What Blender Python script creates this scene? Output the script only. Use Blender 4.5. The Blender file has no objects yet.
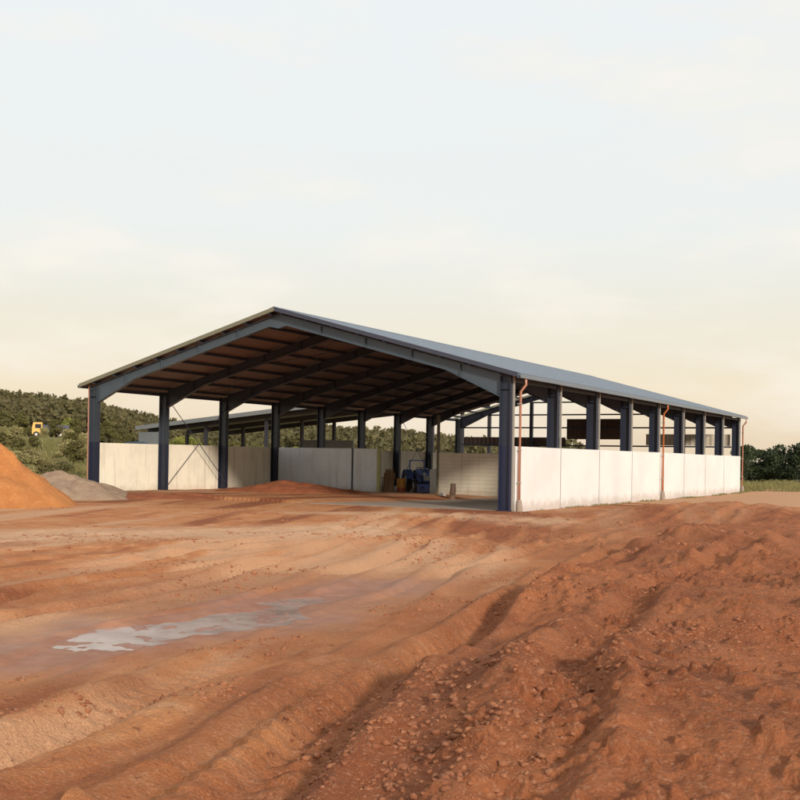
import bpy, math, random
import numpy as np
from mathutils import Vector, Matrix
random.seed(7); RNG = np.random.default_rng(11)
S = bpy.context.scene; COL = S.collection
rad = math.radians

# ------------------------------------------------------------------ camera and measured building
CX, CY, CZ = 18.977, -43.634, 2.18
YAW, PITCH, ROLL, FPX = 0.5105, 0.0034, 0.0162, 1104.4
W, B, NB, HE, TW, AP = 24.51, 5.513, 8, 6.0, 2.8, 9.32
L = B * NB
SL = (AP - HE) / (W / 2)

F = Vector((-math.sin(YAW) * math.cos(PITCH), math.cos(YAW) * math.cos(PITCH), math.sin(PITCH)))
R0 = Vector((math.cos(YAW), math.sin(YAW), 0)); U0 = R0.cross(F)
RR = math.cos(ROLL) * R0 + math.sin(ROLL) * U0
UU = -math.sin(ROLL) * R0 + math.cos(ROLL) * U0
def at_ground(u, v, z=0.0):
    d = F + RR * ((u - 400) / FPX) - UU * ((v - 455) / FPX)
    t = (z - CZ) / d.z
    return (CX + d.x * t, CY + d.y * t)
def at_depth(u, depth):
    s = (u - 400) / FPX * depth
    return (CX - math.sin(YAW) * depth + math.cos(YAW) * s, CY + math.cos(YAW) * depth + math.sin(YAW) * s)

cam_d = bpy.data.cameras.new('camera'); cam = bpy.data.objects.new('camera', cam_d); COL.objects.link(cam)
cam_d.sensor_width = 36; cam_d.lens = FPX / 800 * 36; cam_d.shift_y = 55 / 800
cam_d.clip_start = 0.1; cam_d.clip_end = 6000
m = Matrix((RR, UU, -F)).transposed().to_4x4(); m.translation = (CX, CY, CZ)
cam.matrix_world = m; S.camera = cam

# ------------------------------------------------------------------ helpers
def tag(o, label=None, cat=None, group=None, kind=None):
    if label: o['label'] = label
    if cat: o['category'] = cat
    if group: o['group'] = group
    if kind: o['kind'] = kind
    return o
def empty(name, loc, rz=0.0):
    o = bpy.data.objects.new(name, None); COL.objects.link(o); o.location = loc; o.rotation_euler.z = rz
    o.empty_display_size = 0.3
    return o
def link_mesh(name, me, mat=None, parent=None, world=True):
    o = bpy.data.objects.new(name, me); COL.objects.link(o)
    if mat: me.materials.append(mat)
    if parent is not None:
        o.parent = parent
        if world:
            p = parent; off = Vector((0, 0, 0))
            while p is not None: off += p.location; p = p.parent
            o.location = -off
    return o
class MB:
    def __init__(s): s.v = []; s.f = []
    def add(s, vs, fs):
        n = len(s.v); s.v += [tuple(p) for p in vs]; s.f += [tuple(i + n for i in f) for f in fs]; return s
    def box(s, x0, x1, y0, y1, z0, z1):
        vs = [(x, y, z) for z in (z0, z1) for y in (y0, y1) for x in (x0, x1)]
        return s.add(vs, [(0, 2, 3, 1), (4, 5, 7, 6), (0, 1, 5, 4), (2, 6, 7, 3), (0, 4, 6, 2), (1, 3, 7, 5)])
    def prism(s, poly, axis, a, b):      # polygon in the two other axes, extruded along axis from a to b
        def P(p, t):
            return {'x': (t, p[0], p[1]), 'y': (p[0], t, p[1]), 'z': (p[0], p[1], t)}[axis]
        n = len(poly); vs = [P(p, a) for p in poly] + [P(p, b) for p in poly]
        return s.add(vs, [tuple(range(n)), tuple(range(2 * n - 1, n - 1, -1))] + [(i, (i + 1) % n, n + (i + 1) % n, n + i) for i in range(n)])
    def bar(s, p0, p1, w, h, up=(0, 0, 1)):
        p0 = Vector(p0); p1 = Vector(p1); d = (p1 - p0).normalized(); up = Vector(up)
        sd = d.cross(up)
        if sd.length < 1e-4: sd = d.cross(Vector((1, 0, 0)))
        sd.normalize(); u = sd.cross(d).normalized()
        vs = [p + sd * a * w / 2 + u * b * h / 2 for p in (p0, p1) for a, b in ((-1, -1), (1, -1), (1, 1), (-1, 1))]
        return s.add(vs, [(0, 1, 2, 3), (7, 6, 5, 4), (0, 4, 5, 1), (1, 5, 6, 2), (2, 6, 7, 3), (3, 7, 4, 0)])
    def tube(s, pts, r, n=10, cap=True):
        pts = [Vector(p) for p in pts]; rs = r if isinstance(r, (list, tuple)) else [r] * len(pts); base = len(s.v)
        for i, p in enumerate(pts):
            d = (pts[min(i + 1, len(pts) - 1)] - pts[max(i - 1, 0)]).normalized()
            a = d.cross(Vector((0, 0, 1)))
            if a.length < 1e-3: a = Vector((1, 0, 0))
            a.normalize(); b = d.cross(a)
            for k in range(n):
                t = 2 * math.pi * k / n; s.v.append(tuple(p + (a * math.cos(t) + b * math.sin(t)) * rs[i]))
        for i in range(len(pts) - 1):
            for k in range(n):
                q = base + i * n; s.f.append((q + k, q + (k + 1) % n, q + n + (k + 1) % n, q + n + k))
        if cap:
            s.f.append(tuple(base + k for k in range(n))[::-1]); q = base + (len(pts) - 1) * n; s.f.append(tuple(q + k for k in range(n)))
        return s
    def lathe(s, prof, cx, cy, cz, n=20, axis='z'):
        base = len(s.v)
        for r, z in prof:
            for k in range(n):
                t = 2 * math.pi * k / n; a, b = r * math.cos(t), r * math.sin(t)
                s.v.append({'z': (cx + a, cy + b, cz + z), 'x': (cx + z, cy + a, cz + b), 'y': (cx + a, cy + z, cz + b)}[axis])
        for i in range(len(prof) - 1):
            for k in range(n):
                q = base + i * n; s.f.append((q + k, q + (k + 1) % n, q + n + (k + 1) % n, q + n + k))
        return s
    def build(s, name, mat, parent=None, world=True, bevel=0, smooth=False):
        me = bpy.data.meshes.new(name); me.from_pydata(s.v, [], s.f); me.update()
        o = link_mesh(name, me, mat, parent, world)
        if bevel:
            b = o.modifiers.new('bevel', 'BEVEL'); b.width = bevel; b.segments = 2; b.limit_method = 'ANGLE'
        if smooth: me.shade_smooth()
        return o
def copy_tree(o, parent=None):
    c = o.copy(); COL.objects.link(c)
    if parent is not None: c.parent = parent
    for ch in list(o.children): copy_tree(ch, c)
    return c

# ------------------------------------------------------------------ noise in numpy
def _h(ix, iy, s):
    n = (ix.astype(np.int64) * 374761393 + iy.astype(np.int64) * 668265263 + s * 1442695041) & 0x7fffffff
    n = ((n ^ (n >> 13)) * 1274126177) & 0x7fffffff
    n = n ^ (n >> 16)
    return (n & 0xffff) / 65535.0
def vn(x, y, s=0):
    ix = np.floor(x); iy = np.floor(y); fx = x - ix; fy = y - iy
    fx = fx * fx * fx * (fx * (fx * 6 - 15) + 10); fy = fy * fy * fy * (fy * (fy * 6 - 15) + 10)
    a = _h(ix, iy, s); b = _h(ix + 1, iy, s); c = _h(ix, iy + 1, s); d = _h(ix + 1, iy + 1, s)
    return (a * (1 - fx) + b * fx) * (1 - fy) + (c * (1 - fx) + d * fx) * fy
def fbm(x, y, s=0, o=4):
    t = 0; a = .5; n = 0
    for i in range(o):
        t = t + a * vn(x + 17.3 * i, y - 9.1 * i, s + i); n += a; a *= .5
        x, y = (x * 1.62 - y * 1.18), (x * 1.18 + y * 1.62)
    return t / n
def ss(a, b, x):
    t = np.clip((x - a) / (b - a), 0, 1); return t * t * (3 - 2 * t)

# ------------------------------------------------------------------ terrain
def px_of(x, y):
    th = np.arctan2(-(x - CX), (y - CY))
    a = YAW - th
    a = (a + math.pi) % (2 * math.pi) - math.pi
    return np.where(np.abs(a) < 1.3, 400 + FPX * np.tan(np.clip(a, -1.3, 1.3)), np.sign(a) * 4400)
def polydist(x, y, pts):
    x = np.asarray(x, float); y = np.asarray(y, float); mk = np.hypot(x - CX, y - CY) < 62
    D = np.full(x.shape, 1e3); T = np.zeros(x.shape)
    if mk.any(): D[mk], T[mk] = _polydist(x[mk], y[mk], pts)
    return D, T
def _polydist(x, y, pts):
    best = np.full(x.shape, 1e9); sgn = np.zeros(x.shape); tot = np.zeros(x.shape); acc = 0
    for (ax, ay), (bx, by) in zip(pts[:-1], pts[1:]):
        dx, dy = bx - ax, by - ay; l2 = dx * dx + dy * dy; ln = math.sqrt(l2)
        t = np.clip(((x - ax) * dx + (y - ay) * dy) / l2, 0, 1)
        ex, ey = x - ax - t * dx, y - ay - t * dy; d = np.hypot(ex, ey)
        c = dx * ey - dy * ex; mk = d < best
        best = np.where(mk, d, best); sgn = np.where(mk, np.sign(c), sgn); tot = np.where(mk, acc + t * ln, tot); acc += ln
    return best * sgn, tot
def curve(pix):
    P = [Vector((*at_ground(u, v), 0)) for u, v in pix]; P = [2 * P[0] - P[1]] + P + [2 * P[-1] - P[-2]]
    out = []
    for i in range(1, len(P) - 2):
        for k in range(6):
            t = k / 6; a, b, c, d = P[i - 1:i + 3]
            q = .5 * ((2 * b) + (c - a) * t + (2 * a - 5 * b + 4 * c - d) * t * t + (3 * b - a - 3 * c + d) * t ** 3)
            out.append((q.x, q.y))
    out.append((P[-2].x, P[-2].y)); return out
TRACKS = [  # pixel waypoints on flat ground: path, gauge (m), rut depth (m)
    (curve([(-260, 640), (0, 585), (200, 560), (330, 538), (400, 520), (440, 508)]), 1.9, .075),
    (curve([(-300, 600), (-40, 560), (150, 552), (300, 540), (380, 524), (420, 510)]), 1.9, .05),
    (curve([(-200, 700), (60, 622), (230, 590), (360, 552), (430, 522), (455, 508)]), 1.9, .085),
    (curve([(100, 800), (330, 660), (450, 600), (560, 556), (700, 522), (820, 505)]), 2.0, .09),
    (curve([(330, 830), (480, 680), (580, 610), (700, 560), (840, 520)]), 2.0, .075),
    (curve([(-60, 545), (150, 530), (300, 524), (420, 526), (560, 540), (760, 575), (960, 640)]), 2.0, .06),
    (curve([(-200, 800), (90, 690), (300, 612), (420, 560), (500, 530), (640, 512)]), 1.9, .06),
]
WET = curve([(20, 652), (100, 638), (190, 627), (270, 609), (362, 584)])
BANK = curve([(380, 900), (430, 760), (490, 650), (570, 590), (650, 555), (740, 532), (860, 515)])
WLEN = sum(math.dist(p, q) for p, q in zip(WET[:-1], WET[1:]))
def hill_top(u):   # height of the skyline in pixels above the horizon
    xs = [-2500, -900, -300, -50, 8, 88, 145, 200, 270, 330, 400, 440, 480, 560, 700, 1500]
    hs = [10, 40, 58, 55, 53, 48, 37, 28, 29, 27, 26, 20, 16, 10, 4, 0]
    return np.interp(u, xs, hs)
def n_(x, y): return fbm(x * 2.5, y * 2.5, 12, 3)
def masks(x, y):
    r = np.hypot(x - CX, y - CY)
    d1, t1 = polydist(x, y, WET); n = fbm(x * .7, y * .7, 3, 4)
    wd = .74 - .036 * t1 + 1.4 * (n - .5); ends = ss(-.1, 1.2, t1) * ss(WLEN, WLEN - 2, t1)
    wet = ss(wd + .30, wd - .12, np.abs(d1)) * (r < 40) * np.maximum(ends, 0) * (wd > -.1)
    damp = ss(wd + 1.3, wd, np.abs(d1) * (.75 + .5 * fbm(x * 2, y * 2, 6, 3))) * (r < 40)
    return wet, r, damp, np.abs(d1)
def ground_h(x, y, fine=True):
    u = px_of(x, y); r = np.hypot(x - CX, y - CY)
    h = .34 * (fbm(x * .07, y * .07, 1, 3) - .5) * ss(3, 14, r)
    right = ss(380, 620, u)
    bk, tb = polydist(x, y, BANK); bk = -bk + 1.6 * (fbm(x * .35, y * .35, 141, 4) - .5)
    bkh = ss(-.9, .9, bk) * ss(9, 1.0, bk) * ss(44, 34, r)
    h += bkh * (.42 + .5 * (fbm(x * .5, y * .5, 143, 4) - .5)) * ss(3, 9, r)
    h += right * .5 * (fbm(x * .22 + 5, y * .22, 5, 3) - .48) * ss(4, 12, r) * ss(44, 30, r)
    # raised shoulder of spoil to the right of the walls
    bx, by = at_ground(735, 520); h += .55 * np.exp(-(((x - bx) / 5.5) ** 2 + ((y - by) / 4.0) ** 2)) * (.7 + .6 * fbm(x * .6, y * .6, 21, 3))
    bx, by = at_ground(300, 700); h += .12 * np.exp(-(((x - bx) / 2.5) ** 2 + ((y - by) / 2.0) ** 2))
    near = ss(75, 45, r)
    if fine:
        rough = (.15 + .22 * right + .40 * bkh) * (.35 + 1.1 * ss(.35, .65, fbm(x * .13, y * .13, 41, 2)))
        c1 = fbm(x * 1.1, y * 1.1, 7, 4); c2 = fbm(x * 4.2, y * 4.2, 9, 3); c3 = vn(x * 11, y * 11, 15)
        c4 = fbm(x * 9, y * 9, 19, 3)
        h += near * rough * (.15 * (c1 - .5) + .045 * (np.abs(c2 - .5) * 2) + .012 * c3) + near * .022 * (np.abs(c4 - .5) * 2) * ss(.35, .6, c1)
        h += near * rough * .05 * ss(.62, .8, c2)
        warp = (fbm(x * .3, y * .3, 33, 2) - .5) * .5
        for k, (pts, g, dep) in enumerate(TRACKS):
            d, t = polydist(x, y, pts)
            d = d + warp
            nn = (.55 + .9 * fbm(t * .35 + 9 * k, d * .2, 50 + k, 2)) * (1 - .6 * ss(18, 34, r))
            for sg in (-g / 2, g / 2):
                e = np.abs(d - sg)
                h += near * dep * 1.35 * nn * (-np.exp(-(e / .24) ** 4) + .8 * np.exp(-((e - .42) / .15) ** 2))
                h += ss(30, 18, r) * .03 * np.exp(-(e / .23) ** 6) * ss(-.25, .25, np.sin((t + .55 * e * (1 if k % 2 else -1)) * 2 * math.pi / .26)) * ss(.38, .55, fbm(t * .25, d * .4, 60 + k, 2)) * (.6 + .8 * c2)
        wet, _, damp, dw = masks(x, y)
        fl = ss(3.4, 1.6, dw) * (r < 40)
        h = h * (1 - fl) + np.maximum(h * .5, -.035 + .02 * fbm(x * 3, y * 3, 14, 3)) * fl
        h = h * (1 - wet) + wet * (-.112 + .065 * n_(x * 1.5, y * 1.5) + .02 * n_(x * 5, y * 5))
    # flat pad under and around the shed
    ex = np.maximum(np.maximum(-W - .6 - x, x - .6), 0); ey = np.maximum(np.maximum(-1.0 - y, y - L - .6), 0)
    pad = ss(0, 5, np.hypot(ex, ey))
    inside = (ex <= 0) & (ey <= 0)
    h = h * (.12 + .88 * pad)
    # soil dragged over the front left of the slab
    spill = ss(-8.5, -12.5, x - .22 * (y) + 2.2 * (fbm(x * .3, y * .3, 71, 3) - .5)) * ss(16.2, 14.5, y) * inside
    if True:
        h = np.where(inside & (y > 0), np.where(spill > .02, -.06 + .2 * spill + .06 * (fbm(x * .9, y * .9, 77, 3) - .5) * spill, -.06), h - .0)
    h = np.where(inside & (y <= 0), np.minimum(h, .03) , h)
    # rising rough grassland on the left, then the wooded hill
    lf = ss(190, 70, u)
    h += lf * (4.0 * ss(62, 130, r) + .8 * ss(140, 220, r))
    h += .9 * ss(60, 110, r) * ss(690, 800, u) * 0.2
    hr = np.maximum(hill_top(u) * 340 / FPX + CZ - 6.0 - lf * 4.5, 0) + 3.0 * (fbm(x * .012, y * .012, 90, 3) - .5)
    h += np.maximum(hr, 0) * ss(210, 340, r) * (1 - .5 * ss(360, 700, r)) * (hill_top(u) > 6)
    return h

def make_ground():
    a_f = np.linspace(-25, 25, 880); gaps_l = np.linspace(-180, -25, 80)[:-1]; gaps_r = np.linspace(25, 180, 80)[1:-1]
    ang = np.concatenate([gaps_l, a_f, gaps_r])          # degrees to the right of the view axis
    rr = np.concatenate([np.linspace(.4, 4.4, 12)[:-1], np.geomspace(4.4, 75, 900), np.geomspace(77, 520, 130), np.geomspace(560, 3500, 20)])
    A, Rm = np.meshgrid(np.radians(ang), rr)
    th = YAW - A
    X = CX - np.sin(th) * Rm; Y = CY + np.cos(th) * Rm
    # pull the grid out of the walls' way is not needed: the pad is flat there
    Z = ground_h(X.ravel(), Y.ravel()).reshape(X.shape)
    nr, na = X.shape
    co = np.stack([X.ravel(), Y.ravel(), Z.ravel()], 1).astype(np.float32)
    i = np.arange(nr - 1)[:, None] * na; j = np.arange(na)[None, :]; j2 = (j + 1) % na
    q = np.stack([i + j, i + na + j, i + na + j2, i + j2], -1).reshape(-1, 4)
    c = np.array([[CX, CY, float(ground_h(np.array([CX]), np.array([CY]))[0])]], np.float32); co = np.vstack([co, c]); ci = len(co) - 1
    tri = np.stack([np.full(na, ci), np.arange(na), (np.arange(na) + 1) % na], 1)
    me = bpy.data.meshes.new('ground'); me.vertices.add(len(co)); me.vertices.foreach_set('co', co.ravel())
    loops = np.concatenate([q.ravel(), tri.ravel()]); me.loops.add(len(loops)); me.loops.foreach_set('vertex_index', loops.astype(np.int32))
    ls = np.concatenate([np.arange(len(q)) * 4, len(q) * 4 + np.arange(len(tri)) * 3]); me.polygons.add(len(ls)); me.polygons.foreach_set('loop_start', ls.astype(np.int32))
    me.update(calc_edges=True); me.validate(); me.shade_smooth()
    x, y = co[:, 0].astype(float), co[:, 1].astype(float); u = px_of(x, y); wet, r, damp, dw = masks(x, y)
    def attr(name, val):
        a = me.attributes.new(name, 'FLOAT', 'POINT'); a.data.foreach_set('value', val.astype(np.float32))
    attr('wet', np.maximum(wet, .75 * damp))
    d, t = polydist(x, y, TRACKS[2][0]); st = fbm(d * .75, t * .07, 131, 5); attr('streak', st)
    # pale compacted running surface, dark churned clay, grass
    bd, _ = polydist(x, y, curve([(-200, 548), (0, 540), (160, 534), (300, 532), (360, 528)]))
    pale = ss(4.2, .6, np.abs(bd) + 3.2 * (fbm(x * .25, y * .25, 101, 3) - .5)) * ss(0, 10, r)
    ad, _ = polydist(x, y, curve([(330, 512), (420, 514), (500, 520), (540, 522)]))
    pale = np.maximum(pale, .8 * ss(2.6, .4, np.abs(ad) + 2 * (fbm(x * .5, y * .5, 103, 3) - .5)))
    attr('pale', pale)
    churn = ss(420, 640, u + 260 * (fbm(x * .16, y * .16, 111, 4) - .5)) * ss(60, 38, r)
    churn = np.maximum(churn, .8 * ss(.5, .66, fbm(x * .2, y * .2, 115, 4)) * ss(28, 16, r))
    bk, tb = polydist(x, y, BANK); bk = -bk + 1.6 * (fbm(x * .35, y * .35, 141, 4) - .5)
    churn = np.clip(churn * .7 + .9 * ss(-1.2, .4, bk) * ss(12, 3, bk) * (r < 44), 0, 1)
    attr('churn', churn)
    gr = np.maximum(ss(190, 90, u) * ss(54, 66, r + 9 * (fbm(x * .15, y * .15, 121, 3) - .5)), ss(120, 150, r))
    gr = np.maximum(gr, ss(48, 52, y) * ss(.42, .56, fbm(x * .2, y * .2, 123, 3)))
    attr('grass', gr)
    o = link_mesh('ground', me, M['soil']); tag(o, kind='structure')
    return o

# ------------------------------------------------------------------ materials
M = {}
def new_mat(name):
    mt = bpy.data.materials.new(name); mt.use_nodes = True; nt = mt.node_tree; b = nt.nodes['Principled BSDF']; M[name] = mt
    return mt, nt, b
def N(nt, t, **kw):
    n = nt.nodes.new(t)
    for k, v in kw.items(): setattr(n, k, v)
    return n
def mixc(nt, fac, a, b, mode='MIX'):
    n = nt.nodes.new('ShaderNodeMix'); n.data_type = 'RGBA'; n.blend_type = mode
    for sock, val in ((n.inputs[0], fac), (n.inputs[6], a), (n.inputs[7], b)):
        if hasattr(val, 'is_output'): nt.links.new(val, sock)
        elif isinstance(val, (int, float)): sock.default_value = val
        else: sock.default_value = (*val, 1)
    return n.outputs[2]
def noise(nt, scale, detail=4, rough=.55, vec=None, dim='3D'):
    n = nt.nodes.new('ShaderNodeTexNoise'); n.inputs['Scale'].default_value = scale; n.inputs['Detail'].default_value = detail; n.inputs['Roughness'].default_value = rough
    if vec is not None: nt.links.new(vec, n.inputs['Vector'])
    return n.outputs['Fac']
def ramp(nt, fac, a, b):
    n = nt.nodes.new('ShaderNodeMapRange'); n.inputs[1].default_value = a; n.inputs[2].default_value = b; n.interpolation_type = 'SMOOTHSTEP'
    nt.links.new(fac, n.inputs[0]); return n.outputs[0]
def pos(nt, scale=None):
    g = nt.nodes.new('ShaderNodeNewGeometry').outputs['Position']
    if scale:
        mp = nt.nodes.new('ShaderNodeMapping'); mp.inputs['Scale'].default_value = scale; nt.links.new(g, mp.inputs['Vector']); return mp.outputs[0]
    return g
def painted(name, col, rough=.5, metal=0, dirt=.25, dirtcol=(.3, .17, .1), nscale=1.2, bump=.0, band=False, streak=False):
    mt, nt, b = new_mat(name); p = pos(nt)
    c = mixc(nt, ramp(nt, noise(nt, nscale, 5, .6, p), .35, .75), col, tuple(x * .88 for x in col))
    if streak:
        s = ramp(nt, noise(nt, 1, 4, .6, pos(nt, (3.5, 3.5, .25))), .5, .75)
        c = mixc(nt, s, c, tuple(x * .72 + y * .12 for x, y in zip(col, dirtcol)))
    if dirt:      # splashed red soil near the ground
        sep = N(nt, 'ShaderNodeSeparateXYZ'); nt.links.new(p, sep.inputs[0])
        ma = N(nt, 'ShaderNodeMath', operation='MULTIPLY_ADD'); nt.links.new(noise(nt, 2.3, 5, .65, p), ma.inputs[0]); ma.inputs[1].default_value = -1.1; nt.links.new(sep.outputs[2], ma.inputs[2])
        f = ramp(nt, ma.outputs[0], .0, -.5); ml = N(nt, 'ShaderNodeMath', operation='MULTIPLY'); nt.links.new(f, ml.inputs[0]); ml.inputs[1].default_value = dirt
        c = mixc(nt, ml.outputs[0], c, dirtcol)
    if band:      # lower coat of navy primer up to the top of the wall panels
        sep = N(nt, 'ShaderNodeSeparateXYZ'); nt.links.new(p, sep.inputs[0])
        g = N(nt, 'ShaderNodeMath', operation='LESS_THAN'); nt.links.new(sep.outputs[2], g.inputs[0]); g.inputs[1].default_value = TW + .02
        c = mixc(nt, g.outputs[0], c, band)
    nt.links.new(c, b.inputs['Base Color']); b.inputs['Roughness'].default_value = rough; b.inputs['Metallic'].default_value = metal
    rr = noise(nt, 6, 3, .5, p); mr = N(nt, 'ShaderNodeMapRange'); mr.inputs[3].default_value = rough * .8; mr.inputs[4].default_value = min(1, rough * 1.2); nt.links.new(rr, mr.inputs[0]); nt.links.new(mr.outputs[0], b.inputs['Roughness'])
    if bump:
        bp = N(nt, 'ShaderNodeBump'); bp.inputs['Strength'].default_value = bump; bp.inputs['Distance'].default_value = .02
        nt.links.new(noise(nt, 14, 5, .6, p), bp.inputs['Height']); nt.links.new(bp.outputs[0], b.inputs['Normal'])
    return mt

def noise_c(nt, scale, vec):
    n = nt.nodes.new('ShaderNodeTexNoise'); n.inputs['Scale'].default_value = scale; n.inputs['Detail'].default_value = 3; nt.links.new(vec, n.inputs['Vector']); return n.outputs['Color']
def soil_material():
    mt, nt, b = new_mat('soil'); p = pos(nt)
    def A(n): a = N(nt, 'ShaderNodeAttribute'); a.attribute_name = n; return a.outputs['Fac']
    base = mixc(nt, ramp(nt, noise(nt, .35, 6, .62, p), .3, .7), (.54, .245, .105), (.42, .160, .062))
    base = mixc(nt, ramp(nt, noise(nt, 1.7, 6, .65, p), .45, .75), base, (.58, .32, .17))
    base = mixc(nt, ramp(nt, A('streak'), .52, .70), base, (.57, .325, .185)); base = mixc(nt, ramp(nt, A('streak'), .46, .30), base, (.27, .092, .042))
    ch = mixc(nt, ramp(nt, noise(nt, .8, 6, .65, p), .3, .7), (.37, .138, .060), (.225, .074, .033))
    base = mixc(nt, A('churn'), base, ch)
    pl = mixc(nt, ramp(nt, noise(nt, .9, 6, .65, p), .3, .7), (.64, .41, .26), (.54, .32, .185))
    mm = N(nt, 'ShaderNodeMath', operation='MULTIPLY'); nt.links.new(A('pale'), mm.inputs[0]); nt.links.new(ramp(nt, noise(nt, .6, 5, .6, p), .22, .5), mm.inputs[1])
    base = mixc(nt, mm.outputs[0], base, pl)
    base = mixc(nt, ramp(nt, noise(nt, 22, 4, .7, p), .5, .8), base, (.47, .25, .15))
    base = mixc(nt, ramp(nt, noise(nt, 9, 5, .7, p), .58, .75), base, (.16, .058, .034))
    vo = N(nt, 'ShaderNodeTexVoronoi'); vo.inputs['Scale'].default_value = 34; nt.links.new(p, vo.inputs['Vector'])
    gsp = mixc(nt, ramp(nt, vo.outputs['Distance'], .15, .5), (1.12, 1.1, 1.08), (.78, .74, .72)); base = mixc(nt, .5, base, gsp, 'MULTIPLY')
    base = mixc(nt, ramp(nt, noise(nt, 70, 4, .75, p), .55, .72), base, (.17, .065, .036))
    wt = mixc(nt, ramp(nt, noise(nt, 2.2, 4, .6, p), .3, .7), (.30, .15, .10), (.22, .095, .06))
    base = mixc(nt, A('wet'), base, wt)
    g1 = mixc(nt, ramp(nt, noise(nt, .12, 5, .6, p), .3, .7), (.115, .105, .04), (.21, .175, .085))
    base = mixc(nt, A('grass'), base, g1)
    nt.links.new(base, b.inputs['Base Color'])
    mr = N(nt, 'ShaderNodeMapRange'); mr.inputs[3].default_value = .95; mr.inputs[4].default_value = .38; nt.links.new(A('wet'), mr.inputs[0]); nt.links.new(mr.outputs[0], b.inputs['Roughness'])
    b.inputs['Specular IOR Level'].default_value = .12
    bp = N(nt, 'ShaderNodeBump'); bp.inputs['Distance'].default_value = .032
    ma = N(nt, 'ShaderNodeMath', operation='MULTIPLY_ADD'); nt.links.new(noise(nt, 48, 6, .75, p), ma.inputs[0]); ma.inputs[1].default_value = .6; nt.links.new(noise(nt, 9, 6, .7, p), ma.inputs[2])
    v2 = N(nt, 'ShaderNodeTexVoronoi'); v2.inputs['Scale'].default_value = 15; nt.links.new(mixc(nt, .06, p, noise_c(nt, 6, p)), v2.inputs['Vector'])
    v3 = N(nt, 'ShaderNodeTexVoronoi'); v3.inputs['Scale'].default_value = 38; nt.links.new(p, v3.inputs['Vector'])
    m2 = N(nt, 'ShaderNodeMath', operation='MULTIPLY_ADD'); nt.links.new(v3.outputs['Distance'], m2.inputs[0]); m2.inputs[1].default_value = -.45; nt.links.new(ma.outputs[0], m2.inputs[2])
    am = N(nt, 'ShaderNodeMath', operation='MULTIPLY_ADD'); nt.links.new(A('churn'), am.inputs[0]); am.inputs[1].default_value = -.8; am.inputs[2].default_value = -.15
    mk = N(nt, 'ShaderNodeMath', operation='MULTIPLY'); nt.links.new(am.outputs[0], mk.inputs[0]); nt.links.new(ramp(nt, noise(nt, 1.6, 4, .6, p), .4, .62), mk.inputs[1])
    m3 = N(nt, 'ShaderNodeMath', operation='MULTIPLY_ADD'); nt.links.new(v2.outputs['Distance'], m3.inputs[0]); nt.links.new(mk.outputs[0], m3.inputs[1]); nt.links.new(m2.outputs[0], m3.inputs[2])
    nt.links.new(m3.outputs[0], bp.inputs['Height'])
    st = N(nt, 'ShaderNodeMapRange'); st.inputs[3].default_value = .85; st.inputs[4].default_value = .12; nt.links.new(A('wet'), st.inputs[0]); nt.links.new(st.outputs[0], bp.inputs['Strength'])
    nt.links.new(bp.outputs[0], b.inputs['Normal'])
soil_material()
def heap_mat(name, c1, c2, c3, sc):
    mt, nt, b = new_mat(name); p = pos(nt)
    c = mixc(nt, ramp(nt, noise(nt, sc, 6, .65, p), .3, .7), c1, c2); c = mixc(nt, ramp(nt, noise(nt, sc * 9, 4, .7, p), .52, .75), c, c3)
    nt.links.new(c, b.inputs['Base Color']); b.inputs['Roughness'].default_value = .95; b.inputs['Specular IOR Level'].default_value = .2
    bp = N(nt, 'ShaderNodeBump'); bp.inputs['Distance'].default_value = .05; bp.inputs['Strength'].default_value = .8; nt.links.new(noise(nt, 16, 6, .7, p), bp.inputs['Height']); nt.links.new(bp.outputs[0], b.inputs['Normal'])
heap_mat('orange_sand', (.50, .205, .065), (.40, .150, .048), (.56, .27, .11), .9)
heap_mat('gravel', (.33, .235, .16), (.25, .165, .11), (.44, .35, .26), 2.0)
heap_mat('red_earth', (.30, .10, .045), (.21, .07, .034), (.38, .16, .08), 1.4)
heap_mat('clod', (.40, .165, .082), (.25, .09, .046), (.50, .28, .16), 2.5)
painted('panel_white', (.74, .73, .71), .6, 0, .38, nscale=.35, bump=.05)
painted('panel_cream', (.84, .79, .66), .6, 0, .25, bump=.12, streak=True)
painted('panel_grey', (.56, .59, .62), .45, .35, .35, streak=True)
painted('panel_beige', (.60, .545, .44), .55, 0, .35, streak=True)
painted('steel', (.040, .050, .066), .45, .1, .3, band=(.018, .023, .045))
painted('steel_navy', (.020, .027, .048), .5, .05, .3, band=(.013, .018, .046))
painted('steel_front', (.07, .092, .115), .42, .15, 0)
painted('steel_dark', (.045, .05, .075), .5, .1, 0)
painted('joint_grey', (.30, .29, .27), .8, 0, 0)
painted('galv', (.40, .38, .34), .45, .4, .3)
painted('roof_blue', (.20, .235, .28), .35, .5, 0, nscale=.5)
painted('liner', (.20, .14, .12), .6, 0, 0, nscale=.35, streak=False)
painted('edge_trim', (.20, .19, .13), .5, .2, 0)
painted('pipe_orange', (.55, .17, .055), .5, 0, .2)
painted('pipe_pink', (.52, .25, .17), .5, 0, .2)
painted('concrete', (.30, .235, .185), .85, 0, 0, nscale=.6, bump=.3)
painted('brown_sheet', (.105, .06, .045), .5, .1, 0, streak=True)
painted('shed_roof', (.20, .215, .225), .4, .4, 0)
painted('shed_steel', (.03, .03, .04), .5, .2, 0)
painted('shed_wall', (.16, .18, .19), .5, .2, 0, streak=True)
painted('blue_paint', (.10, .16, .42), .35, .05, .35)
painted('navy_paint', (.014, .018, .055), .4, .05, .2)
painted('rubber', (.02, .02, .02), .85, 0, .6)
painted('glass_pale', (.55, .56, .52), .15, 0, 0)
painted('orange_paint', (.72, .30, .03), .4, 0, .25)
painted('red_paint', (.55, .08, .03), .45, 0, .25)
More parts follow.
